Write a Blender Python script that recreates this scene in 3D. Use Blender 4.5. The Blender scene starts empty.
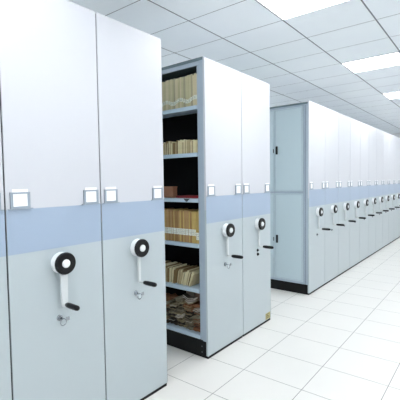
import bpy, bmesh, math, random
from mathutils import Vector, Matrix
random.seed(7)
C = bpy.context.scene.collection
PI = math.pi

# ------------------------------------------------------------------ camera
F, YAW, PITCH, ROLL, CX, CZ = 372.82, 0.6679, -0.0498, -0.0143, 1.7835, 1.436
fw = Vector((-math.sin(YAW)*math.cos(PITCH), math.cos(YAW)*math.cos(PITCH), math.sin(PITCH)))
rt = fw.cross(Vector((0, 0, 1))).normalized()
up = rt.cross(fw)
r2 = rt*math.cos(ROLL) + up*math.sin(ROLL)
u2 = up*math.cos(ROLL) - rt*math.sin(ROLL)
cd = bpy.data.cameras.new('camera')
cam = bpy.data.objects.new('camera', cd); C.objects.link(cam)
M = Matrix((r2, u2, -fw)).transposed().to_4x4()
M.translation = (CX, 0, CZ)
cam.matrix_world = M
cd.sensor_width = 36; cd.lens = F/400*36; cd.clip_start = 0.05
bpy.context.scene.camera = cam

# ------------------------------------------------------------------ world, exposure
w = bpy.data.worlds.new('world'); bpy.context.scene.world = w; w.use_nodes = True
w.node_tree.nodes['Background'].inputs[0].default_value = (0.9, 0.95, 1, 1)
w.node_tree.nodes['Background'].inputs[1].default_value = 0.5
vs = bpy.context.scene.view_settings
vs.view_transform = 'Standard'; vs.look = 'None'; vs.gamma = 1; vs.use_curve_mapping = False
vs.exposure = 0.93
LAMP = 9.0
LAMP_COL = (0.98, 0.99, 1.0)

# ------------------------------------------------------------------ materials
def lin(c):
    return tuple(((v/255)/12.92 if v/255 <= .04045 else ((v/255+.055)/1.055)**2.4) for v in c) + (1,)
def mat(name, rgb, rough=.5, metal=0, spec=.5, var=0, scale=20, bump=0, coat=0):
    m = bpy.data.materials.new(name); m.use_nodes = True
    nt = m.node_tree; b = nt.nodes['Principled BSDF']
    b.inputs['Base Color'].default_value = lin(rgb)
    b.inputs['Roughness'].default_value = rough
    b.inputs['Metallic'].default_value = metal
    b.inputs['Specular IOR Level'].default_value = spec
    b.inputs['Coat Weight'].default_value = coat
    b.inputs['Coat Roughness'].default_value = .45
    tc = nt.nodes.new('ShaderNodeTexCoord')
    n = nt.nodes.new('ShaderNodeTexNoise'); n.inputs['Scale'].default_value = scale
    n.inputs['Detail'].default_value = 3
    nt.links.new(tc.outputs['Object'], n.inputs['Vector'])
    if var:
        mx = nt.nodes.new('ShaderNodeMix'); mx.data_type = 'RGBA'
        nt.links.new(n.outputs['Fac'], mx.inputs[0])
        mx.inputs[6].default_value = lin(tuple(max(0, v-var) for v in rgb))
        mx.inputs[7].default_value = lin(tuple(min(255, v+var) for v in rgb))
        nt.links.new(mx.outputs[2], b.inputs['Base Color'])
    if bump:
        bp = nt.nodes.new('ShaderNodeBump'); bp.inputs['Strength'].default_value = bump
        bp.inputs['Distance'].default_value = .002
        nt.links.new(n.outputs['Fac'], bp.inputs['Height'])
        nt.links.new(bp.outputs['Normal'], b.inputs['Normal'])
    return m

def grid_mat(name, rgb, line, x0, dx, wx, y0, dy, wy, rough, dot=0, var=0, spec=.5):
    """tiles: joints of their own colour at fixed spacings in object space"""
    m = bpy.data.materials.new(name); m.use_nodes = True
    nt = m.node_tree; N = nt.nodes; L = nt.links; b = N['Principled BSDF']
    b.inputs['Roughness'].default_value = rough
    b.inputs['Specular IOR Level'].default_value = spec
    tc = N.new('ShaderNodeTexCoord'); sp = N.new('ShaderNodeSeparateXYZ')
    L.new(tc.outputs['Object'], sp.inputs[0])
    def mth(op, a, bb, c=None):
        n = N.new('ShaderNodeMath'); n.operation = op
        for i, v in enumerate((a, bb, c)):
            if v is None: continue
            if isinstance(v, (int, float)): n.inputs[i].default_value = v
            else: L.new(v, n.inputs[i])
        return n.outputs[0]
    def stripes(o, o0, d, wd):
        t = mth('DIVIDE', mth('SUBTRACT', o, o0 - 50*d), d)
        fr = mth('FRACT', mth('ADD', t, .5), 0)
        dist = mth('MULTIPLY', mth('ABSOLUTE', mth('SUBTRACT', fr, .5), 0), d)
        return mth('LESS_THAN', dist, wd/2)
    sx = stripes(sp.outputs[0], x0, dx, wx); sy = stripes(sp.outputs[1], y0, dy, wy)
    mask = mth('MAXIMUM', sx, sy)
    n = N.new('ShaderNodeTexNoise'); n.inputs['Scale'].default_value = 2.3
    L.new(tc.outputs['Object'], n.inputs['Vector'])
    mx = N.new('ShaderNodeMix'); mx.data_type = 'RGBA'
    L.new(n.outputs['Fac'], mx.inputs[0])
    mx.inputs[6].default_value = lin(tuple(max(0, v-var) for v in rgb)); mx.inputs[7].default_value = lin(tuple(min(255, v+var) for v in rgb))
    m2 = N.new('ShaderNodeMix'); m2.data_type = 'RGBA'
    L.new(mask, m2.inputs[0]); L.new(mx.outputs[2], m2.inputs[6]); m2.inputs[7].default_value = lin(line)
    L.new(m2.outputs[2], b.inputs['Base Color'])
    bp = N.new('ShaderNodeBump'); bp.invert = True; bp.inputs['Strength'].default_value = .3; bp.inputs['Distance'].default_value = .002
    L.new(mask, bp.inputs['Height']); L.new(bp.outputs['Normal'], b.inputs['Normal'])
    return m

TX0, TDX, TY0, TDY = -.281, .621, 2.496, .511          # ceiling tiles
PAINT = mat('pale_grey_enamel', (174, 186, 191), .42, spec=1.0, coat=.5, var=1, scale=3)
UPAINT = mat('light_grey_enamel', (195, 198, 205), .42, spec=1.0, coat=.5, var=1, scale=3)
PANEL = mat('pale_grey_side_enamel', (186, 203, 210), .4, var=1)
FRAME = mat('blue_grey_enamel', (164, 178, 192), .42)
BAND = mat('light_blue_enamel', (149, 168, 191), .42, spec=1.0, coat=.35)
BLACK = mat('black_plinth_paint', (8, 8, 10), .5, spec=.25)
RUBBER = mat('black_rubber', (16, 20, 28), .6)
GREYSTRIP = mat('grey_green_strip', (92, 112, 120), .5)
PLASTIC_B = mat('black_plastic', (7, 8, 11), .35, spec=.3)
PLASTIC_W = mat('white_plastic', (232, 236, 238), .3)
ARM = mat('light_grey_casting', (208, 214, 216), .35)
CHROME = mat('chrome', (150, 156, 162), .22, metal=1)
HOLDER = mat('grey_label_frame', (148, 160, 172), .35)
CARD = mat('white_card', (248, 249, 252), .6)
SHELF = mat('shelf_enamel', (190, 208, 222), .4)
SHELF_SHADE = mat('shelf_shade_black', (8, 8, 10), .8, spec=.1)  # near-black colour stands for the shade deep inside the open shelves
MANILA = [mat('manila_tan', (178, 144, 98), .8, var=12, scale=8), mat('manila_brown', (158, 122, 80), .8, var=12, scale=8),
          mat('manila_yellow', (196, 170, 104), .8, var=10, scale=8)]
OLIVE = [mat('kraft_olive', (190, 184, 148), .8, var=12, scale=8), mat('kraft_grey', (166, 160, 134), .8, var=10, scale=8),
         mat('kraft_cream', (206, 196, 164), .8, var=8, scale=8)]
CREAM = [mat('aged_cream_paper', (238, 230, 194), .8, var=14, scale=30), mat('aged_buff_paper', (200, 184, 144), .8, var=14, scale=30),
         mat('aged_brown_paper', (140, 116, 78), .8, var=12, scale=30)]
HEAP = [mat('old_grey_brown_paper', (122, 112, 90), .85, var=50, scale=45), mat('old_tan_paper', (136, 122, 90), .85, var=50, scale=45),
        mat('old_dark_paper', (60, 50, 42), .85, var=20, scale=40), mat('old_white_paper', (206, 198, 186), .85, var=20, scale=40),
        mat('old_orange_card', (138, 92, 60), .85, var=20, scale=40)]
PAPER = mat('paper_edges', (216, 208, 184), .85, var=12, scale=60)
SPINELABEL = mat('spine_label', (226, 230, 218), .7, var=10, scale=120)
INK = mat('ink', (70, 78, 72), .8)
CARTON = mat('brown_carton', (150, 104, 78), .8, var=10)
RED = mat('dark_red_cover', (120, 14, 26), .5)
YELLOW = mat('yellow_sticker', (168, 160, 112), .6, var=10, scale=60)
STAGS = mat('sticker_print', (92, 82, 46), .6)
DIFF = bpy.data.materials.new('lit_diffuser'); DIFF.use_nodes = True
_b = DIFF.node_tree.nodes['Principled BSDF']; _b.inputs['Base Color'].default_value = (.9, .9, .9, 1)
_b.inputs['Emission Color'].default_value = LAMP_COL + (1,); _b.inputs['Emission Strength'].default_value = LAMP
LFRAME = mat('lamp_frame', (214, 219, 224), .4)
WALL = mat('white_wall', (246, 247, 248), .8, var=2, scale=3)
FLOOR = grid_mat('white_floor_tiles', (222, 221, 217), (122, 122, 120), .315, .46, .0045, 1.97, .4015, .0045, .3, var=3, spec=.35)
CEIL = grid_mat('ceiling_tiles', (240, 247, 254), (104, 110, 120), TX0, TDX, .012, TY0, TDY, .007, .85, var=4)

# ------------------------------------------------------------------ mesh helpers
def link(name, bm, m, parent=None, smooth=False, loc=(0, 0, 0), rot=None):
    bmesh.ops.recalc_face_normals(bm, faces=bm.faces)
    me = bpy.data.meshes.new(name); bm.to_mesh(me); bm.free()
    for mm in (m if isinstance(m, (list, tuple)) else [m]): me.materials.append(mm)
    if smooth:
        for p in me.polygons: p.use_smooth = True
        me.set_sharp_from_angle(angle=math.radians(40))
    o = bpy.data.objects.new(name, me); C.objects.link(o); o.location = loc
    if rot: o.rotation_euler = rot
    if parent: o.parent = parent
    return o
def box(bm, x0, x1, y0, y1, z0, z1, bev=0, mi=0, mtx=None):
    r = bmesh.ops.create_cube(bm, size=1)
    v = r['verts']
    for q in v:
        q.co = Vector(((x0+x1)/2 + q.co.x*(x1-x0), (y0+y1)/2 + q.co.y*(y1-y0), (z0+z1)/2 + q.co.z*(z1-z0)))
    fs = list({f for q in v for f in q.link_faces})
    if bev:
        es = list({e for q in v for e in q.link_edges})
        g = bmesh.ops.bevel(bm, geom=es, offset=bev, segments=2, affect='EDGES', profile=.5)
        v = list({q for q in g['verts']} | {q for q in v if q.is_valid})
        fs = list({f for q in v for f in q.link_faces})
    for f in fs: f.material_index = mi
    if mtx:
        for q in v: q.co = mtx @ q.co
    return v
def B(*a, **k):
    bm = bmesh.new(); box(bm, *a, **k); return bm
def lathe_x(prof, cy, cz, n=32, bm=None):
    """prof: (x, r) pairs, revolved about an axis along X"""
    bm = bm or bmesh.new(); rings = []
    for x, r in prof:
        rings.append([bm.verts.new((x, cy + r*math.cos(2*PI*i/n), cz + r*math.sin(2*PI*i/n))) for i in range(n)] if r > 1e-6
                     else [bm.verts.new((x, cy, cz))])
    for a, b in zip(rings, rings[1:]):
        for i in range(n):
            j = (i+1) % n
            if len(a) == 1: bm.faces.new((a[0], b[i], b[j]))
            elif len(b) == 1: bm.faces.new((a[i], a[j], b[0]))
            else: bm.faces.new((a[i], a[j], b[j], b[i]))
    return bm
def empty(name, loc, label, cat, group=None):
    o = bpy.data.objects.new(name, None); C.objects.link(o); o.location = loc
    o.empty_display_size = .1
    return tag(o, label, cat, group)
def tag(o, label, cat, group=None):
    o['label'] = label; o['category'] = cat
    if group: o['group'] = group
    return o
def struct(name, bm, m, **k):
    o = link(name, bm, m, **k); o['kind'] = 'structure'; return o
def copy_tree(o, parent=None):
    c = o.copy(); C.objects.link(c); c.parent = parent
    for ch in [x for x in bpy.data.objects if x.parent == o]: copy_tree(ch, c)
    return c

# ------------------------------------------------------------------ setting
XR, XL, YB, YF, ZC = 3.0, -2.6, -2.2, 12.6, 2.8
struct('floor', B(XL, XR, YB, YF, -.05, 0), FLOOR)
struct('ceiling', B(XL, XR, YB, YF, ZC, ZC+.05), CEIL)
struct('wall_left', B(XL-.1, XL, YB, YF, -.05, ZC+.05), WALL)
struct('wall_right', B(XR, XR+.1, YB, YF, -.05, ZC+.05), WALL)
struct('wall_near', B(XL-.1, XR+.1, YB-.1, YB, -.05, ZC+.05), WALL)
struct('wall_far', B(XL-.1, XR+.1, YF, YF+.1, -.05, ZC+.05), WALL)

# ------------------------------------------------------------------ ceiling lamps
def lamp(ix, y0, label, group=None):
    x0 = TX0 + ix*TDX
    cx, cy = x0 + TDX/2, y0 + TDY/2
    t = empty('ceiling_light', (cx, cy, ZC), label, 'ceiling light', group)
    hx, hy = TDX/2 - .006, TDY/2 - .004
    bm = bmesh.new()
    for a in ((-hx, hx, -hy, -hy+.012), (-hx, hx, hy-.012, hy), (-hx, -hx+.012, -hy+.012, hy-.012), (hx-.012, hx, -hy+.012, hy-.012)):
        box(bm, *a, -.006, 0)
    link('frame', bm, LFRAME, t)
    link('diffuser', B(-hx+.012, hx-.012, -hy+.012, hy-.012, -.004, 0), DIFF, t)
    return t
lamp(1, TY0, 'large bright square ceiling light cut off by the top edge of the picture')
lamp(1, TY0+4*TDY, 'second bright ceiling light above the far cabinet row, whole panel in view')
lamp(1, TY0+8*TDY, 'third, narrow-looking ceiling light at the right edge above the far cabinets')
for k in (-1, -2):
    lamp(1, TY0+4*k*TDY, 'bright ceiling light over the aisle behind the camera', 'aisle lights out of view')
for k in (3, 4):
    lamp(1, TY0+4*k*TDY, 'bright ceiling light over the far end of the aisle', 'far aisle lights')
for k in (-2, -1, 0, 1, 2, 3, 4):  # unseen lamp column, added to raise the light in the room
    lamp(4, TY0+4*k*TDY, 'unseen ceiling light added near the right wall of the aisle', 'added right-hand aisle lights')

for k in range(-2, 5):  # unseen lamp column, added to brighten the ceiling above the cabinets
    lamp(-3, TY0+4*k*TDY, 'unseen ceiling light added over the passage behind the cabinets', 'added lights behind the cabinets')

# ------------------------------------------------------------------ mobile shelving units
BOUNCE_TOP = mat('white_bounce_top', (240, 242, 244), .5)
L = .94; H = 2.4
BZ0, BZ1 = 1.10, 1.315
def make_crank(t, hz=1.022, wide=False):
    """crank hub with ring, cap, arm and grip; axis along X; hangs down"""
    hub = link('crank', lathe_x([(0, 0), (0, .054), (.004, .056), (.034, .053), (.040, .049), (.040, 0)], 0, hz), PLASTIC_W, t, True)
    link('hub_ring', lathe_x([(.040, .030), (.040, .052), (.043, .057), (.054, .058), (.060, .054), (.061, .034), (.058, .026), (.054, .021)], 0, hz), PLASTIC_B, hub, True)
    link('hub_cap', lathe_x([(.040, 0), (.040, .0215), (.060, .0215), (.064, .018), (.065, 0)], 0, hz), PLASTIC_W, hub, True)
    wt, wb, xa, xb = (.021, .0165, .024, .037) if wide else (.0105, .0085, .014, .026)
    ze = hz - .217; g0 = .046 if wide else .062
    out = [(-wt, hz-.040), (-wb, ze)] + [(-wb*math.cos(PI*i/10), ze - wb*math.sin(PI*i/10)) for i in range(1, 10)] + [(wb, ze), (wt, hz-.040)]
    bm = bmesh.new()
    f1 = [bm.verts.new((xa, y, z)) for y, z in out]; f2 = [bm.verts.new((xb, y, z)) for y, z in out]
    bm.faces.new(f1); bm.faces.new(f2[::-1])
    for i in range(len(out)):
        j = (i+1) % len(out); bm.faces.new((f1[i], f1[j], f2[j], f2[i]))
    bmesh.ops.bevel(bm, geom=[e for e in bm.edges if min(v.co.x for v in e.verts) > xb-1e-5], offset=.002, segments=2, affect='EDGES')
    link('crank_arm', bm, ARM, hub, True)
    link('grip_pin', lathe_x([(xb-.002, 0), (xb-.002, .0085), (xb+.004, .0085), (xb+.010, .0065), (g0, .0065), (g0, 0)], 0, ze, 16), ARM, hub, True)
    link('grip', lathe_x([(g0, 0), (g0, .009), (g0+.008, .0125), (g0+.030, .0145), (g0+.090, .0140), (g0+.103, .0118), (g0+.108, .007), (g0+.109, 0)], 0, ze, 20), PLASTIC_B, hub, True)
    return hub
def lock(t, y, z, m=CHROME, r=.016):
    o = link('key_lock', lathe_x([(0, 0), (0, r), (.004, r), (.006, r*.8), (.006, r*.62), (.012, r*.6), (.013, r*.5), (.013, 0)], y, z, 20), m, t, True)
    bm = B(.013, .0145, y-.0015, y+.0015, z-.007, z+.007)
    link('keyhole', bm, BLACK, o)
    return o
def holder(t, yc):
    w2, z0, z1 = .048, 1.319, 1.397
    bm = bmesh.new()
    for a in ((-w2, w2, z0, z0+.010), (-w2, w2, z1-.008, z1), (-w2, -w2+.013, z0+.010, z1-.008), (w2-.013, w2, z0+.010, z1-.008)):
        box(bm, 0, .007, yc+a[0], yc+a[1], a[2], a[3])
    box(bm, 0, .002, yc-w2, yc+w2, z0, z1)
    box(bm, 0, .009, yc-w2-.012, yc+w2+.012, z0-.004, z0)
    o = link('label_holder', bm, HOLDER, t)
    link('label_card', B(.0022, .0045, yc-w2+.010, yc+w2-.010, z0+.006, z1+.014), CARD, o)
    return o

def make_unit(w, y0, label, group=None, side='closed', lock_kind='chrome', wide=False, name='mobile_shelving_unit'):
    t = empty(name, (0, y0+w/2, 0), label, 'mobile shelving unit', group)
    h = w/2 - .0035
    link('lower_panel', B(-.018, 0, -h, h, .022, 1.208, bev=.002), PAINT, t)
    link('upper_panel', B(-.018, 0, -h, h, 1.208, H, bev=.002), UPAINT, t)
    link('blue_band', B(-.001, .0008, -h+.001, h-.001, BZ0, BZ1), BAND, t)
    link('plinth', B(-L, -.004, -h+.004, h-.004, 0, .022), BLACK, t)
    link('edge_seal', B(-.017, -.006, h, h+.0066, .03, H-.01), RUBBER, t)
    holder(t, -h+.067); holder(t, h-.065)
    make_crank(t, wide=wide)
    if lock_kind == 'chrome': lock(t, -.014, .730)
    else:
        lock(t, 0, .765, PLASTIC_B, .015)
        lock(t, .004, .725, PLASTIC_B, .015)
    hb = h - .004
    link('bounce_sheet', B(-L, -.020, -hb, hb, H+.008 if side == 'open' else H-.012, H+.010 if side == 'open' else H-.008), BOUNCE_TOP, t)  # white sheet added on top, out of sight, to bounce light onto the ceiling
    if side == 'closed':
        link('cabinet_body', B(-L, -.018, -hb, hb, .022, H-.012, bev=.002), PANEL, t)
        return t
    y_ = -hb
    if side == 'doors':
        link('top_cover', B(-L, -.018, -hb-.003, -hb+.014, H-.034, H-.013, bev=.002), GREYSTRIP, t)
        link('post_shadow_gap', B(-.0525, -.0495, y_+.0015, y_+.012, .125, H-.045), RUBBER, t)  # dark strip in place of the shadow gap between post and door
        link('base_kick', B(-L, -.018, -hb, hb, .022, .125), BLACK, t)
        link('cabinet_body', B(-L, -.018, -hb+.014, hb, .125, H-.012), PANEL, t)
        bm = bmesh.new()
        box(bm, -.049, -.018, y_, y_+.014, .125, H-.035, bev=.002)
        box(bm, -.078, -.053, y_+.004, y_+.014, .125, H-.045, bev=.002)
        box(bm, -L, -L+.06, y_, y_+.014, .125, H-.045, bev=.002)
        box(bm, -L+.06, -.078, y_+.002, y_+.014, H-.055, H-.035)
        box(bm, -L+.06, -.078, y_+.002, y_+.014, 1.268, 1.292)
        box(bm, -L+.06, -.078, y_+.002, y_+.014, .125, .150)
        link('door_frame', bm, FRAME, t)
        for z0, z1, hz in ((1.292, H-.055, 1.822), (.150, 1.268, .672)):
            for a, b, s in ((-.468, -.081, 0), (-.858, -.472, 1)):
                d = link('cabinet_door', B(a, b, y_+.001, y_+.013, z0+.003, z1-.003, bev=.003), PANEL, t)
                bm = bmesh.new()   # raised rim pressed into the sheet
                for q in ((a+.012, b-.012, z0+.014, z0+.018), (a+.012, b-.012, z1-.018, z1-.014), (a+.012, a+.016, z0+.018, z1-.018), (b-.016, b-.012, z0+.018, z1-.018)):
                    box(bm, q[0], q[1], y_-.0012, y_+.001, q[2], q[3])
                link('pressed_rim', bm, FRAME, d)
                if s == 0:
                    link('door_handle', B(-.447, -.420, y_-.012, y_+.001, hz-.052, hz+.052, bev=.004), PLASTIC_B, d)
                else:
                    link('lock_knob', B(-.487, -.477, y_-.006, y_+.001, hz-.03, hz+.02, bev=.002), PLASTIC_B, d)
        return t
    # open side with shelves
    link('base_kick', B(-L, -.018, -hb, hb, .022, .138), BLACK, t)
    for z in (.045, .092):
        g = lathe_x([(0, 0), (0, .006), (.004, .005), (.005, 0)], 0, 0, 12)
        for v in g.verts: v.co = Vector((-.062 + v.co.y, y_ - v.co.x, z + v.co.z))
        link('bolt', g, CHROME, t)
    bm = bmesh.new()
    box(bm, -.050, -.018, y_-.0035, y_+.03, .138, H-.016, bev=.002)
    box(bm, -.088, -.052, y_+.010, y_+.03, .138, H-.016, bev=.002)
    box(bm, -.054, -.030, y_+.002, hb, .138, H-.016)
    link('front_upright', bm, FRAME, t)
    bm = bmesh.new()
    box(bm, -L, -L+.05, y_, y_+.03, .138, H-.016, bev=.002)
    box(bm, -L, -L+.02, y_+.03, hb, .138, H-.016)
    link('rear_upright', bm, FRAME, t)
    link('top_beam', B(-L, -.052, y_, y_+.02, 2.352, H-.016, bev=.002), FRAME, t)
    link('top_cover', B(-L, -.018, y_-.003, hb, H-.016, H+.008, bev=.002), GREYSTRIP, t)
    link('divider', B(-L+.02, -.054, -.004, .004, .138, H-.016), SHELF_SHADE, t)
    link('closed_side', B(-L+.02, -.054, hb-.004, hb, .138, H-.016), PANEL, t)
    for z in SHELVES:
        bm = bmesh.new()
        box(bm, -L+.05, -.088, y_+.001, y_+.014, z-.032, z, bev=.002)
        box(bm, -L+.02, -.054, y_+.014, -.004, z-.005, z)
        box(bm, -L+.02, -.054, .004, hb-.004, z-.005, z)
        link('shelf', bm, SHELF, t)
    return t

SHELVES = [.174, .554, .926, 1.297, 1.668, 2.044]
# near group
make_unit(.540, .257, 'first cabinet face at the left edge of the picture, only a sliver showing')
make_unit(.539, .797, 'largest, nearest full-width pale grey mobile cabinet face at the left', wide=True)
make_unit(.529, 1.336, 'tall pale grey mobile cabinet left of the open file shelves')
# middle group
make_unit(.5415, 2.335, 'mobile cabinet whose open side shows shelves packed with files', side='open')
make_unit(.540, 2.8765, 'mobile cabinet with black key locks and a yellow sticker at its foot', lock_kind='black')
# far group
U3W, Y3 = .555, 4.424
ordn = ['second', 'third', 'fourth', 'fifth', 'sixth', 'seventh', 'eighth', 'ninth', 'tenth', 'eleventh', 'twelfth', 'thirteenth']
make_unit(U3W, Y3, 'first cabinet of the far row, its side closed by doors with black handles', 'far row of cabinets', side='doors')
proto = make_unit(U3W, Y3+U3W, 'second cabinet of the far row, counted from the doored end', 'far row of cabinets')
for k in range(2, 13):
    c = copy_tree(proto); c.location.y = Y3 + U3W*(k+.5)
    c['label'] = ordn[k-1] + ' cabinet of the far row, counted from the doored end'

# keys hanging in three of the locks
def keys(yc, label):
    t = empty('key_bunch', (.013, yc-.014, .730), label, 'keys')
    link('key', B(.0018, .022, -.009, .009, -.0012, .0012, bev=.0005), CHROME, t)
    ring = bmesh.new()
    for i in range(24):
        a = 2*PI*i/24
        for j in range(6):
            q = 2*PI*j/6; rr = .017 + .002*math.cos(q)
            ring.verts.new((.0235 + .002*math.sin(q), rr*math.cos(a), -.016 + rr*math.sin(a)))
    ring.verts.ensure_lookup_table()
    for i in range(24):
        for j in range(6):
            ring.faces.new([ring.verts[q] for q in (i*6+j, ((i+1) % 24)*6+j, ((i+1) % 24)*6+(j+1) % 6, i*6+(j+1) % 6)])
    link('key_ring', ring, CHROME, t, True)
    link('spare_key', B(.0255, .027, .012, .034, -.012, .008, bev=.0006), CHROME, t)
keys(.797+.539/2, 'small bunch of silver keys hanging in the lock of the nearest cabinet')
keys(1.336+.529/2, 'small silver keys in the lock of the cabinet left of the open shelves')
keys(2.335+.5415/2, 'small silver keys in the lock of the cabinet with the open shelves')

# yellow sticker
o = link('sticker', B(0, .0012, 3.300, 3.398, .028, .092), YELLOW)
tag(o, 'small yellow sticker on the bottom right corner of the middle cabinet pair', 'sticker')
bm = bmesh.new()
for z in (.042, .055, .078): box(bm, .0012, .0016, 3.312, 3.388 - (z*.3), z, z+.005)
box(bm, .0012, .0016, 3.322, 3.345, .063, .073)
link('printed_lines', bm, STAGS, o)

# ------------------------------------------------------------------ files on the open shelves
YF0 = 2.335 + .0035 + .004           # outer plane of the open side
def folder(x, z, th, hgt, m, label, group, cat, name, dep=.19, lean=0, yset=.02, lab=None, yaw=0, paper_drop=.006):
    """upright folder: cover wrapped round papers, spine facing the aisle (-Y)"""
    t = empty(name, (x, YF0+yset, z+.0012), label, cat, group)
    t.rotation_euler = (0, lean, yaw)
    bm = bmesh.new()
    c = .0012 if th > .008 else .0005; r = th/2
    # U-shaped cover, extruded upward
    n = 6; outer = [(-r, dep)]; inner = [(-r+c, dep)]
    bulge = min(r, .006)
    for i in range(n+1):
        a = PI + PI*i/n
        outer.append((r*math.cos(a), bulge + bulge*math.sin(a)))
        inner.append(((r-c)*math.cos(a), bulge + (bulge-c)*math.sin(a)))
    outer.append((r, dep)); inner.append((r-c, dep))
    jit = random.uniform(-.003, .003)
    rows = []
    for zz in (0, hgt+jit):
        rows.append(([bm.verts.new((q[0], q[1], zz)) for q in outer], [bm.verts.new((q[0], q[1], zz)) for q in inner]))
    (o0, i0), (o1, i1) = rows
    for i in range(len(outer)-1):
        bm.faces.new((o0[i], o0[i+1], o1[i+1], o1[i])); bm.faces.new((i0[i], i0[i+1], i1[i+1], i1[i]))
        bm.faces.new((o1[i], o1[i+1], i1[i+1], i1[i])); bm.faces.new((o0[i], o0[i+1], i0[i+1], i0[i]))
    for k in (0, -1): bm.faces.new((o0[k], o1[k], i1[k], i0[k]))
    link('cover', bm, m, t)
    link('papers', B(-r+c+.0005, r-c-.0005, bulge+.001, dep-.004, .001, hgt-paper_drop+random.uniform(-.004, .003)), PAPER, t)
    if lab:
        lz, lh = lab
        o = link('spine_label', B(-r*.86, r*.86, -.0014, .001, lz, lz+lh), SPINELABEL, t)
        bm = bmesh.new()
        for q in (.3, .55, .8):
            if random.random() < .8: box(bm, -r*.5, r*.5*random.uniform(.2, 1), -.0018, -.0014, lz+lh*q-.003, lz+lh*q)
        if len(bm.verts): link('written_lines', bm, INK, o)
        else: bm.free()
    return t

XEND = -.64
def row(z, mats, hgt, hv, label, group, name, cat, tmin, tmax, labz=None, leanf=None, yv=.004, x0=-.094, **k):
    x = x0; prev = 0
    while x > XEND:
        th = random.uniform(tmin, tmax)
        lean = leanf(x) if leanf else random.gauss(0, .004)
        hg = hgt + random.uniform(-hv, hv)
        ext = max(0, math.tan(lean) - math.tan(prev))*(hgt + hv) + .0006
        tw = th/math.cos(lean)
        xc = x - ext - tw/2
        lb = labz(xc) if labz else None
        folder(xc, z + abs(math.sin(lean))*th/2, th, hg, random.choice(mats), label, group, cat, name, lean=lean,
               yset=.018 + random.uniform(0, yv), lab=lb, **k)
        x = xc - tw/2; prev = lean

row(SHELVES[5], OLIVE, .250, .006, 'thick olive-beige folder in the packed row on the top shelf', 'folders on the top shelf', 'file_folder', 'folder', .013, .021,
    labz=lambda x: (.042 + .012*math.sin(x*40), .030), yv=.006)
row(SHELVES[4], CREAM[:2]+CREAM[:1]+CREAM[2:], .105, .012, 'short cream document booklet in the row on the second shelf from top', 'booklets on the second shelf', 'document_booklet', 'booklet', .004, .009,
    leanf=lambda x: random.gauss(.02, .018), yv=.016)
row(SHELVES[2], MANILA, .262, .008, 'tall tan manila folder in the packed row on the middle shelf', 'manila folders on the fourth shelf', 'manila_folder', 'folder', .012, .020,
    labz=lambda x: (.062, .052) if x < -.125 else (.030, .060), yv=.004)
row(SHELVES[1], CREAM+CREAM[:2]+CREAM[2:], .122, .018, 'short leaning cream booklet in the fanned row on the second shelf from the floor', 'leaning booklets on the fifth shelf', 'document_booklet', 'booklet', .003, .0075,
    leanf=lambda x: max(0, .58 + x*1.2) + random.gauss(0, .014), yv=.034, x0=-.143)

# third shelf: carton and red folder, price-tag like clip on the shelf lip
z = SHELVES[3] + .0012
t = empty('cardboard_box', (-.425, YF0+.05, z), 'small brown cardboard box on the shelf with the red binder', 'box')
link('box_body', B(-.055, .055, -.03, .02, 0, .086, bev=.002), CARTON, t)
link('box_lid', B(-.057, .057, -.032, .022, .086, .098, bev=.002), CARTON, t)
t = empty('ring_binder', (-.19, YF0+.06, z), 'dark red binder lying flat on the third shelf beside the carton', 'binder')
link('cover', B(-.15, .09, -.035, .14, 0, .004, bev=.001), RED, t)
link('papers', B(-.145, .085, -.03, .135, .004, .015), PAPER, t)
link('top_cover', B(-.15, .09, -.035, .14, .015, .019, bev=.001), RED, t)
link('spine', B(-.15, .09, -.037, -.035, 0, .019), RED, t)
bm = bmesh.new()
vs_ = [bm.verts.new(q) for q in ((-.035, 0, 0), (.035, 0, 0), (.004, 0, -.026), (-.006, 0, -.026))]
vb = [bm.verts.new(q.co + Vector((0, -.002, 0))) for q in vs_]
bm.faces.new(vs_); bm.faces.new(vb[::-1])
for i in range(4): bm.faces.new((vs_[i], vs_[(i+1) % 4], vb[(i+1) % 4], vb[i]))
o = link('shelf_tag', bm, mat('dark_tag', (70, 78, 86), .5), loc=(-.205, YF0+.001, z-.002))
tag(o, 'dark wedge-shaped tag on the lip of the shelf with the red binder', 'tag')

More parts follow.
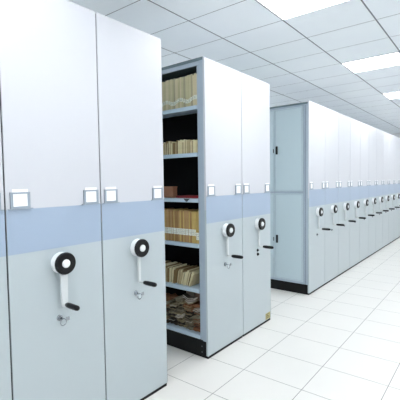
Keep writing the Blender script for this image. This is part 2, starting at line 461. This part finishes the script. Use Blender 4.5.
# bottom shelf: heap of old paper bundles
z = SHELVES[0]
def bundle(x, zc, wd, th, rot, m, curl, label, group, ydep=.17, yset=.02):
    """a limp bundle of sheets lying with its cut edges to the aisle"""
    t = empty('paper_bundle', (x, YF0+yset, zc), label, 'paper bundle', group)
    t.rotation_euler = (0, rot, random.uniform(-.08, .08))
    bm = bmesh.new(); n = 10; lay = max(2, int(th/.0055)); ph = random.uniform(0, 6)
    for k in range(lay):
        zb = th*k/lay; tt = th/lay*.72; sh = random.uniform(-.006, .006); ys = random.uniform(-.006, .006)
        prev = None; s = [[], [], [], []]
        for i in range(n+1):
            u = i/n; xx = (u-.5)*wd + sh
            zz = zb + curl*(2*u-1)**2 + .003*math.sin(ph + u*9 + k*.4)
            s[0].append(bm.verts.new((xx, ys, zz))); s[1].append(bm.verts.new((xx, ys, zz+tt)))
            s[2].append(bm.verts.new((xx, ydep, zz+tt))); s[3].append(bm.verts.new((xx, ydep, zz)))
        for i in range(n):
            for a, b in ((0, 1), (1, 2), (2, 3), (3, 0)):
                f = bm.faces.new((s[a][i], s[b][i], s[b][i+1], s[a][i+1])); f.material_index = k % 2
        for i in (0, n): bm.faces.new([q[i] for q in s])
    link('sheets', bm, [m, random.choice(HEAP)], t)
    return t
LBH = 'limp brown-grey paper bundle in the messy heap on the lowest shelf'
cols = [(-.142, .088), (-.235, .088), (-.328, .088), (-.42, .086), (-.51, .084), (-.60, .08)]
tops = []
for ci, (xc, wd) in enumerate(cols):
    zz = z + .006; base = random.uniform(-.16, .16); cb = random.uniform(0, .012); prev = 0
    top = (.225, .235, .235, .17, .20, .22)[ci]
    pool = HEAP[:3] + HEAP[:2] + HEAP[3:] if ci < 3 else HEAP[:3]
    while zz < z + top:
        th = random.uniform(.014, .026); ro = base*min(1, (zz-z)/.05) + random.gauss(0, .02)
        zz += abs(ro-prev)*wd/2
        cu = cb*min(1, (zz-z)/.05)
        bundle(xc, zz, wd*random.uniform(.88, .98), th, ro, random.choice(pool), cu, LBH, 'paper bundles heaped on the lowest shelf', yset=.018+random.uniform(0, .03))
        zz += th + .011; prev = ro
    tops.append(zz + abs(prev)*wd/2 + cb)
tt = max(tops[0], tops[1])
bundle(-.215, tt+.006, .125, .022, .05, HEAP[3], .012, 'curled whitish paper roll on top of the heap on the lowest shelf', None, ydep=.045, yset=.012)
t = empty('carton', (-.150, YF0+.075, tops[0]+.002), 'brown carton standing on the heap on the lowest shelf, nearer the aisle', 'box')
link('box_body', B(-.042, .040, 0, .10, 0, z+.345-tops[0], bev=.002), mat('dark_carton', (112, 86, 70), .85, var=12), t)
t = empty('carton', (-.248, YF0+.075, tops[1]+.002), 'grey-brown carton on the heap on the lowest shelf, deeper in', 'box')
link('box_body', B(-.042, .036, 0, .10, 0, z+.325-tops[1], bev=.002), mat('grey_carton', (110, 98, 86), .85, var=12), t)
